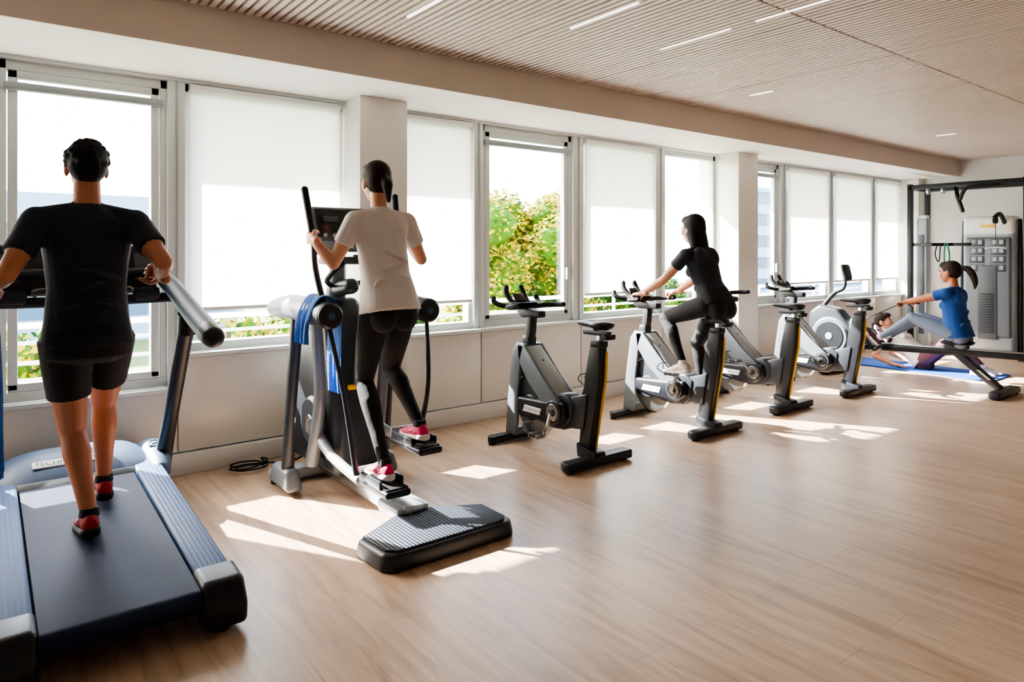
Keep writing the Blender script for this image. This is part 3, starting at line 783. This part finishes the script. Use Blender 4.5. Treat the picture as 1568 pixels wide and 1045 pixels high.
def shoe(mb, A, f, u, up, sole, acc, sock, sc=1.0):
    A = V(A); f = V(f).normalized(); u = V(u); u = (u-f*u.dot(f)).normalized(); s_ = f.cross(u)
    O = A-u*.085*sc
    prof = [(-.068, .012, .055), (-.060, .028, .078), (-.03, .036, .098), (.01, .037, .102), (.045, .038, .085), (.09, .045, .066), (.14, .047, .055), (.175, .040, .046), (.198, .024, .038), (.205, .008, .03)]
    def rg(y, w, h, z0, flat=False):
        out = []
        for k in range(20):
            a = 2*math.pi*k/20; ca, sa = math.cos(a), math.sin(a)
            if flat: x = w*math.copysign(abs(ca)**.6, ca); z = (z0+h)/2+(h-z0)/2*math.copysign(abs(sa)**.4, sa)
            else: x = w*math.copysign(abs(ca)**.85, ca)*(1 if sa < 0 else 1-.25*sa); z = (z0+h)/2+(h-z0)/2*math.copysign(abs(sa)**.8, sa)
            out.append(O+f*(y*sc)+s_*(x*sc)+u*(z*sc))
        return out
    mb.loft([rg(y, w, h, .012) for y, w, h in prof], up)
    mb.loft([rg(y*1.03, w*1.10+.002, .026+(.012 if y < 0 else 0)+(.006 if y > .17 else 0), 0+(.010 if y > .19 else 0), True) for y, w, h in prof], sole)
    for k in range(4):
        y = .045+k*.022; h = .086-k*.007
        mb.tube([O+f*y*sc+s_*.022*sc+u*h*sc*.96, O+f*y*sc+u*(h+.004)*sc, O+f*y*sc-s_*.022*sc+u*h*sc*.96], .003, sole, n=6)
    for q in (-1, 1):
        mb.tube([O+f*.0*sc+s_*q*.037*sc+u*.04*sc, O+f*.03*sc+s_*q*.037*sc+u*.066*sc, O+f*.07*sc+s_*q*.038*sc+u*.045*sc], .0035, acc, n=6)
    mb.tube([A-u*.005, A+u*.030], [.042*sc, .037*sc], sock, n=16)

def person(name, J, mats, male=False, hair='short', sleeve=.55, pants='long', voxel=.0055, hs=1.0):
    b = Body(); ex = MB()
    sk, sh, pt, hr = mats['skin'], mats['shirt'], mats['pants'], mats['hair']
    P, Nk = V(J['pelvis']), V(J['neck']); U = (Nk-P).normalized()
    R = (V(J['shR'])-V(J['shL'])); R = (R-U*R.dot(U)).normalized(); F = U.cross(R).normalized()
    if F.dot(V(J['F'])) < 0: F = -F
    L = (Nk-P).length
    k = 1.0 if male else .9
    tor = [(-.09, .186, .142, -.008), (.12, .168, .128, 0), (.35, .158, .118, .005), (.55, .168, .122, .008), (.75, .184, .122, .002), (.88, .165, .10, -.01), (.96, .11, .075, -.012), (1.02, .062, .058, -.008)] if male else \
          [(-.09, .198, .165, -.014), (.10, .180, .144, -.008), (.32, .160, .120, .004), (.55, .162, .120, .010), (.75, .174, .118, .006), (.88, .155, .095, -.006), (.96, .10, .07, -.01), (1.02, .060, .055, -.008)]
    if J.get('tight'): tor = [(s_+(.05 if s_ < 0 else 0), w*(.90 if s_ < .5 else .98), d*(.86 if s_ < .5 else .96), o) for s_, w, d, o in tor]
    b.loft([ringE(P+U*(L*s_)+F*o, R, F, w*k, d*k) for s_, w, d, o in tor], sh)
    if pants == 'short':
        low = [(-.24, .10, .09), (-.19, .175, .125), (-.10, .182, .135), (.0, .176, .132), (.08, .162, .122), (.2, .14, .105)]
    else:
        low = [(-.19, .06, .06), (-.15, .135, .110), (-.07, .164, .135), (.02, .162, .13), (.08, .156, .12), (.2, .14, .105)]
    b.loft([ringE(P+U*(L*s_)-F*.010, R, F, w*(1 if male else .97), d*(1 if male else .95)) for s_, w, d in low], pt)
    for q in (-1, 1):
        if pants != 'short': b.ell(P+R*q*.066-F*.050-U*.070, (.082, .078, .100), pt, R=Matrix((R, F, U)).transposed())
        if not male: b.ell(P+U*L*.62+R*q*.065+F*.085, (.055, .045, .05), sh, R=Matrix((R, F, U)).transposed())
        b.ell(P+U*L*.80+R*q*.075-F*.055, (.07, .045, .085), sh, R=Matrix((R, F, U)).transposed())
    if not J.get('tight'):
        for s_, q, dx in ((.10, -1, .05), (.22, 1, .07), (.34, -1, .03), (.45, 1, .05), (.18, -1, .11)):
            c0 = P+U*(L*s_)
            w_ = .165*k; dd = .122*k
            b.tube([c0+R*(q*w_*.75)-F*dd*.72-U*.02, c0+R*(q*dx)-F*dd*.98+U*.015, c0-R*(q*.06)-F*dd*.99+U*.045], [.004, .011, .004], sh, n=8, rnd=True, sm=3)
    Hc = V(J['head']); HF = V(J.get('HF', F)).normalized(); HU = (Hc-Nk).normalized() if 'HU' not in J else V(J['HU']); HU = (HU-HF*HU.dot(HF)).normalized(); HR = HF.cross(HU)
    HM = Matrix((HR, HF, HU)).transposed()
    def h(p): return Hc+HM @ (V(p)*hs)
    b.cap(Nk-U*.03, h((0, -.022, -.05)), .056*k+.003, .053*k, sk)
    for q, sd in ((-1, 'L'), (1, 'R')):
        Sj, E, W = V(J['sh'+sd]), V(J['el'+sd]), V(J['wr'+sd])
        b.cap(Nk-U*.02+R*q*.02, Sj, .050*k, .060*k, sh)
        b.cap(Nk-U*.09+R*q*.06, Sj, .07*k, .062*k, sh)
        m_ = Sj.lerp(E, sleeve)
        b.tube([Sj, Sj.lerp(E, sleeve*.5), m_], [.066*k, .064*k, .064*k] if not J.get('tight') else [.062*k, .060*k, .060*k], sh, n=18)
        b.ell(Sj, (.064*k, .064*k, .064*k), sh)
        b.cap(Sj, Sj.lerp(E, .45), .048*k, .050*k, sk); b.cap(Sj.lerp(E, .45), E, .049*k, .039*k, sk)
        fm = E.lerp(W, .3)
        b.cap(E, fm, .039*k, .042*k, sk); b.cap(fm, W, .042*k, .027*k, sk)
        hd = J['hand'+sd]
        merge(ex, hand(W, hd[0], hd[1], hd[2], hd[3], sk, sc=1.0 if male else .92, arm_r=.027*k))
        H, K, A = V(J['hip'+sd]), V(J['kn'+sd]), V(J['an'+sd])
        lk = 1.0 if male else .98
        ml = pt if pants == 'long' else sk
        tm = H.lerp(K, .4)
        b.cap(H, tm, .090*lk, .083*lk, pt if pants == 'long' else sk); b.cap(tm, K, .083*lk, .057*lk, ml)
        if pants == 'short':
            e_ = H.lerp(K, .62); b.tube([H-(K-H)*.02, H.lerp(K, .3), e_], [.104, .098, .088], pt, n=22)
        kd = V(J['F']) if not J.get('lying') else V((0, 0, 1))
        bk = -(kd-(K-A).normalized()*kd.dot((K-A).normalized())).normalized()
        cm = K.lerp(A, .28)+bk*.012
        b.cap(K, K.lerp(A, .02)-bk*.006, .056*lk, .052*lk, ml)
        b.cap(K, cm, .052*lk, .058*lk, ml); b.cap(cm, K.lerp(A, .62)+bk*.004, .058*lk, .043*lk, ml); b.cap(K.lerp(A, .62)+bk*.004, A, .043*lk, .033*lk, sk if pants == 'short' else ml)
        ft = J['foot'+sd]; shoe(ex, A, ft[0], ft[1], mats['shoe'], mats['sole'], mats['acc'], mats['sock'], sc=1.0 if male else .93)
    E3 = lambda c, r, m: b.ell(h(c), tuple(x_*hs for x_ in r), m, R=HM)
    E3((0, -.012, .028), (.074, .094, .088), sk)
    E3((0, .022, -.030), (.060, .070, .078), sk)
    E3((0, .040, -.078), (.038, .042, .032), sk)
    E3((0, .012, -.070), (.050, .052, .040), sk)
    b.cap(h((0, .090, .006)), h((0, .110, -.026)), .008*hs, .0125*hs, sk, n=10)
    for q in (-1, 1):
        E3((q*.013, .100, -.030), (.009, .009, .008), sk)
        E3((q*.079, -.004, -.014), (.011, .020, .032), sk)
        E3((q*.030, .078, .022), (.022, .012, .008), sk)
        E3((q*.036, .070, -.022), (.022, .018, .02), sk)
        ex.ell(h((q*.030, .0805, .003)), (.0125*hs, .010*hs, .0095*hs), M['eye'], R=HM, nu=14, nv=8)
        ex.ell(h((q*.030, .0895, .003)), (.0055*hs, .003*hs, .0055*hs), M['iris'], R=HM, nu=12, nv=8)
        ex.tube([h((q*.014, .092, .021)), h((q*.030, .093, .026)), h((q*.048, .082, .021))], .0035, hr, n=6, sm=3)
    E3((0, .088, -.058), (.024, .010, .0065), M['lip']); E3((0, .087, -.067), (.020, .010, .006), M['lip'])
    if hair == 'short':
        E3((0, -.028, .040), (.086, .097, .088), hr); E3((0, -.052, -.010), (.078, .066, .066), hr); E3((0, .01, .085), (.066, .080, .048), hr)
        rs = random.Random(4)
        for q in range(60):
            a = rs.uniform(0, 6.28); e = rs.uniform(-.5, 1.4)
            d = V((math.cos(a)*math.cos(e), math.sin(a)*math.cos(e), math.sin(e)))
            if d.y > .35 and d.z < .6: continue
            E3((d.x*.080, d.y*.090-.026, .036+d.z*.084), (.017, .017, .017), hr)
    else:
        E3((0, -.022, .040), (.082, .098, .090), hr); E3((0, -.045, .0), (.080, .072, .075), hr); E3((0, .028, .082), (.060, .066, .040), hr)
    if hair == 'bun':
        b.cap(h((0, -.10, .01)), h((0.004, -.135, -.03)), .026, .034, hr); b.cap(h((0.004, -.135, -.03)), h((.012, -.125, -.12)), .034, .014, hr)
        E3((0, -.108, .008), (.028, .02, .028), hr)
    if hair == 'bob':
        pr = [(.06, .083, .097, -.020), (.0, .090, .097, -.022), (-.05, .094, .092, -.030), (-.10, .097, .082, -.040), (-.15, .097, .070, -.050), (-.19, .088, .054, -.058), (-.205, .065, .038, -.060)]
        b.loft([ringE(h((0, o, z)), HR, HF, w*hs, d*(.8 if z < .04 else .9)*hs, e=2.2) for z, w, d, o in pr], hr)
    if hair == 'pony':
        E3((0, -.108, .035), (.028, .025, .028), hr)
        b.tube([h((0, -.11, .035)), h((.0, -.17, .03)), h((0, -.215, -.03)), h((0, -.235, -.12)), h((0, -.225, -.19))], [.02, .034, .038, .028, .008], hr, rnd=True, sm=4)
    merge(ex, remesh(b, voxel, 4))
    return ex.build(name, recalc=False, ang=60)

M['eye'] = pm('eye_white', (235, 232, 228), .2, var=0)
M['iris'] = pm('iris', (50, 34, 24), .15)
M['lip'] = pm('lips', (176, 96, 88), .45)
def skin(name, c):
    m = pm(name, c, .5, bump=.04, bscale=120, var=.05, vscale=20)
    m.node_tree.nodes['Principled BSDF'].inputs['Subsurface Weight'].default_value = .08
    m.node_tree.nodes['Principled BSDF'].inputs['Subsurface Radius'].default_value = (.02, .008, .004)
    return m
sk1, sk2 = skin('skin_tan', (176, 112, 82)), skin('skin_fair', (204, 146, 118))
def cloth(name, c): return pm(name, c, .85, bump=.9, bscale=9, var=.12, vscale=5, sheen=.03, stretch=(1, 1, .55))
def hairm(name, c): return pm(name, c, .62, bump=.5, bscale=60, var=.35, vscale=25, stretch=(3, 3, .5), spec=.18)
hairD = hairm('hair_dark', (26, 23, 24)); hairB = hairm('hair_brown', (42, 30, 26))

fist = (65, 80, 55); grip = (50, 75, 50)
UP = (0, 0, 1)
person('man_running', dict(F=(0, 1, 0), pelvis=(.39, 3.68, 1.13), neck=(.39, 3.70, 1.70), head=(.39, 3.725, 1.885), HF=(0, 1, -.05),
    shL=(.20, 3.68, 1.635), shR=(.58, 3.68, 1.635), elL=(.085, 3.56, 1.40), elR=(.665, 3.47, 1.45),
    wrL=(.025, 3.78, 1.335), wrR=(.70, 3.70, 1.38),
    handL=((0, 1, .1), (0, .0, -1), -1, grip), handR=((-.15, 1, .25), (-1, 0, 0), -1, fist),
    hipL=(.30, 3.68, 1.10), knL=(.335, 3.73, .68), anL=(.385, 3.58, .325), footL=((0, 1, -.10), UP),
    hipR=(.48, 3.68, 1.10), knR=(.485, 3.93, .76), anR=(.49, 3.97, .36), footR=((0.03, 1, .12), UP)),
    dict(skin=sk1, shirt=cloth('navy_tshirt', (22, 28, 42)), pants=cloth('black_shorts', (14, 15, 19)), hair=hairD, shoe=pm('red_shoe', (150, 16, 30), .7), sole=pm('shoe_sole_dark', (28, 28, 32), .7), acc=M['black2'], sock=pm('sock_dark', (28, 28, 34), .8)),
    male=True, hair='short', sleeve=.62, pants='short')
def lp(s_, z):
    a, b = LEV[s_]; t_ = (z-a.z)/(b.z-a.z); return a.lerp(b, t_)+V((EX, EY, 0))
gL, gR = lp(-1, 1.58), lp(1, 1.58)
person('woman_on_elliptical', dict(F=(0, 1, 0), pelvis=(1.85, 3.55, 1.20), neck=(1.85, 3.66, 1.735), head=(1.845, 3.70, 1.905), HF=(0, 1, -.05),
    shL=(1.685, 3.64, 1.675), shR=(2.02, 3.65, 1.675), elL=(1.575, 3.68, 1.43), elR=(2.165, 3.72, 1.45),
    wrL=gL+V((-.028, -.075, -.015)), wrR=gR+V((.028, -.075, -.015)),
    handL=((0, 1, .15), (1, 0, 0), -1, grip), handR=((0, 1, .15), (-1, 0, 0), -1, grip),
    hipL=(1.765, 3.55, 1.165), knL=(1.74, 3.64, .76), anL=(1.73, 3.36, .352), footL=((0, 1, -.05), UP),
    hipR=(1.935, 3.55, 1.165), knR=(1.965, 3.74, .80), anR=(1.98, 3.42, .512), footR=((0, 1, -.05), UP)),
    dict(skin=sk2, shirt=cloth('white_tshirt', (206, 198, 196)), pants=cloth('black_leggings', (17, 18, 21)), hair=hairB, shoe=pm('pink_shoe', (206, 26, 90), .6), sole=pm('shoe_sole_white', (225, 225, 228), .6), acc=M['white'], sock=pm('sock_black', (30, 30, 34), .8)),
    hair='bun', sleeve=.55)
BX = 4.75
person('woman_cycling', dict(F=(0, 1, 0), tight=True, pelvis=(BX, 3.44, 1.09), neck=(BX, 3.60, 1.52), head=(BX, 3.655, 1.685), HF=(0, 1, -.12),
    shL=(BX-.165, 3.60, 1.465), shR=(BX+.165, 3.60, 1.465), elL=(BX-.215, 3.79, 1.26), elR=(BX+.215, 3.79, 1.26),
    wrL=(BX-.235, 4.01, 1.135), wrR=(BX+.235, 4.01, 1.135),
    handL=((0.05, 1, -.12), (0, 0, -1), -1, (40, 70, 50)), handR=((-.05, 1, -.12), (0, 0, -1), 1, (40, 70, 50)),
    hipL=(BX-.09, 3.46, 1.06), knL=(BX-.13, 3.84, .93), anL=(BX-.20, 3.60, .58), footL=((0, 1, -.12), UP),
    hipR=(BX+.09, 3.46, 1.05), knR=(BX+.14, 3.72, .71), anR=(BX+.20, 3.70, .27), footR=((0, 1, -.05), UP)),
    dict(skin=sk2, shirt=cloth('black_tshirt', (30, 32, 42)), pants=cloth('black_tights', (17, 17, 22)), hair=hairD, shoe=pm('cream_shoe', (206, 194, 176), .6), sole=pm('sole_white', (228, 226, 222), .6), acc=M['white'], sock=pm('sock_white', (225, 222, 216), .8)),
    hair='bob', sleeve=.45)
RX = 8.36
person('woman_rowing', dict(F=(0, 1, 0), pelvis=(RX, 2.95, .62), neck=(RX, 2.98, 1.10), head=(RX, 3.02, 1.27), HF=(0, 1, -.08),
    shL=(RX-.165, 2.99, 1.05), shR=(RX+.165, 2.99, 1.05), elL=(RX-.19, 3.22, .98), elR=(RX+.19, 3.22, .98),
    wrL=(RX-.19, 3.39, .935), wrR=(RX+.19, 3.39, .935),
    handL=((0, 1, -.15), (0, 0, -1), -1, grip), handR=((0, 1, -.15), (0, 0, -1), 1, grip),
    hipL=(RX-.09, 2.97, .61), knL=(RX-.11, 3.36, .76), anL=(RX-.13, 3.70, .50), footL=((0, .62, .78), (0, -.78, .62)),
    hipR=(RX+.09, 2.97, .61), knR=(RX+.11, 3.36, .76), anR=(RX+.13, 3.70, .50), footR=((0, .62, .78), (0, -.78, .62))),
    dict(skin=sk1, shirt=cloth('blue_tshirt', (14, 66, 140)), pants=cloth('grey_leggings', (104, 118, 144)), hair=hairB, shoe=pm('dark_shoe', (70, 36, 50), .7), sole=pm('sole_w2', (220, 220, 222), .6), acc=M['black2'], sock=pm('sock_w2', (215, 215, 216), .8)),
    hair='pony', sleeve=.5, voxel=.007)
MX = 9.48
person('woman_on_mat', dict(F=(0, -.5, .8), lying=True, pelvis=(MX, 3.74, .15), neck=(MX, 4.12, .42), head=(MX, 4.20, .565), HF=(0, -1, .15), HU=(0, .3, 1),
    shL=(MX+.165, 4.09, .385), shR=(MX-.165, 4.09, .385), elL=(MX+.24, 4.22, .14), elR=(MX-.24, 4.22, .14),
    wrL=(MX+.22, 3.99, .055), wrR=(MX-.22, 3.99, .055),
    handL=((0, -1, -.05), (0, 0, -1), -1, (8, 12, 8)), handR=((0, -1, -.05), (0, 0, -1), 1, (8, 12, 8)),
    hipL=(MX+.09, 3.70, .13), knL=(MX+.12, 3.40, .40), anL=(MX+.11, 3.10, .10), footL=((0, -1, 0), UP),
    hipR=(MX-.09, 3.70, .13), knR=(MX-.12, 3.40, .40), anR=(MX-.11, 3.10, .10), footR=((0, -1, 0), UP)),
    dict(skin=sk2, shirt=cloth('cream_tshirt', (226, 220, 216)), pants=cloth('plum_leggings', (92, 56, 66)), hair=hairB, shoe=pm('white_shoe', (222, 222, 224), .7), sole=pm('sole_w3', (200, 200, 204), .6), acc=M['steelred'], sock=pm('sock_w3', (215, 215, 216), .8)),
    hair='bun', sleeve=.5, voxel=.007)

# ------------------------------------------------------------------ light, world, camera
w = bpy.data.worlds.new('sky'); S.world = w; w.use_nodes = True
nt = w.node_tree; bg = nt.nodes['Background']
sky = nt.nodes.new('ShaderNodeTexSky'); sky.sky_type = 'NISHITA'; sky.sun_disc = False
sky.sun_elevation = math.radians(34); sky.sun_rotation = math.radians(-32); sky.air_density = 1.0; sky.dust_density = 3.0
mixn = nt.nodes.new('ShaderNodeMix'); mixn.data_type = 'RGBA'; mixn.inputs[0].default_value = .7
mixn.inputs[7].default_value = (.86, .94, 1.0, 1)
nt.links.new(sky.outputs[0], mixn.inputs[6]); nt.links.new(mixn.outputs[2], bg.inputs['Color'])
bg.inputs['Strength'].default_value = 5.2
sl = bpy.data.lights.new('sun', 'SUN'); sl.energy = 56; sl.angle = math.radians(.6); sl.color = (1, .96, .90)
so = bpy.data.objects.new('sun', sl); COL.objects.link(so)
EL = math.radians(34.2)
d = V((.527*math.cos(EL), -.85*math.cos(EL), -math.sin(EL)))
so.rotation_euler = d.to_track_quat('-Z', 'Y').to_euler(); so.location = (-3, 12, 9)
cd = bpy.data.cameras.new('camera'); cam = bpy.data.objects.new('camera', cd); COL.objects.link(cam)
cd.sensor_width = 36; cd.clip_start = .05; cd.clip_end = 500
ZOOM, U0, Q0 = 1.0, 784, 522.5
cd.lens = 24.2*ZOOM; cd.shift_x = (U0-784)*ZOOM/1568; cd.shift_y = -(Q0-385)*ZOOM/1568
cam.location = (0, 0, 1.5); cam.rotation_euler = (math.radians(90), 0, math.radians(-37.7))
S.camera = cam
S.view_settings.view_transform = 'AgX'
S.view_settings.look = 'AgX - Medium High Contrast'
S.view_settings.exposure = 0.72
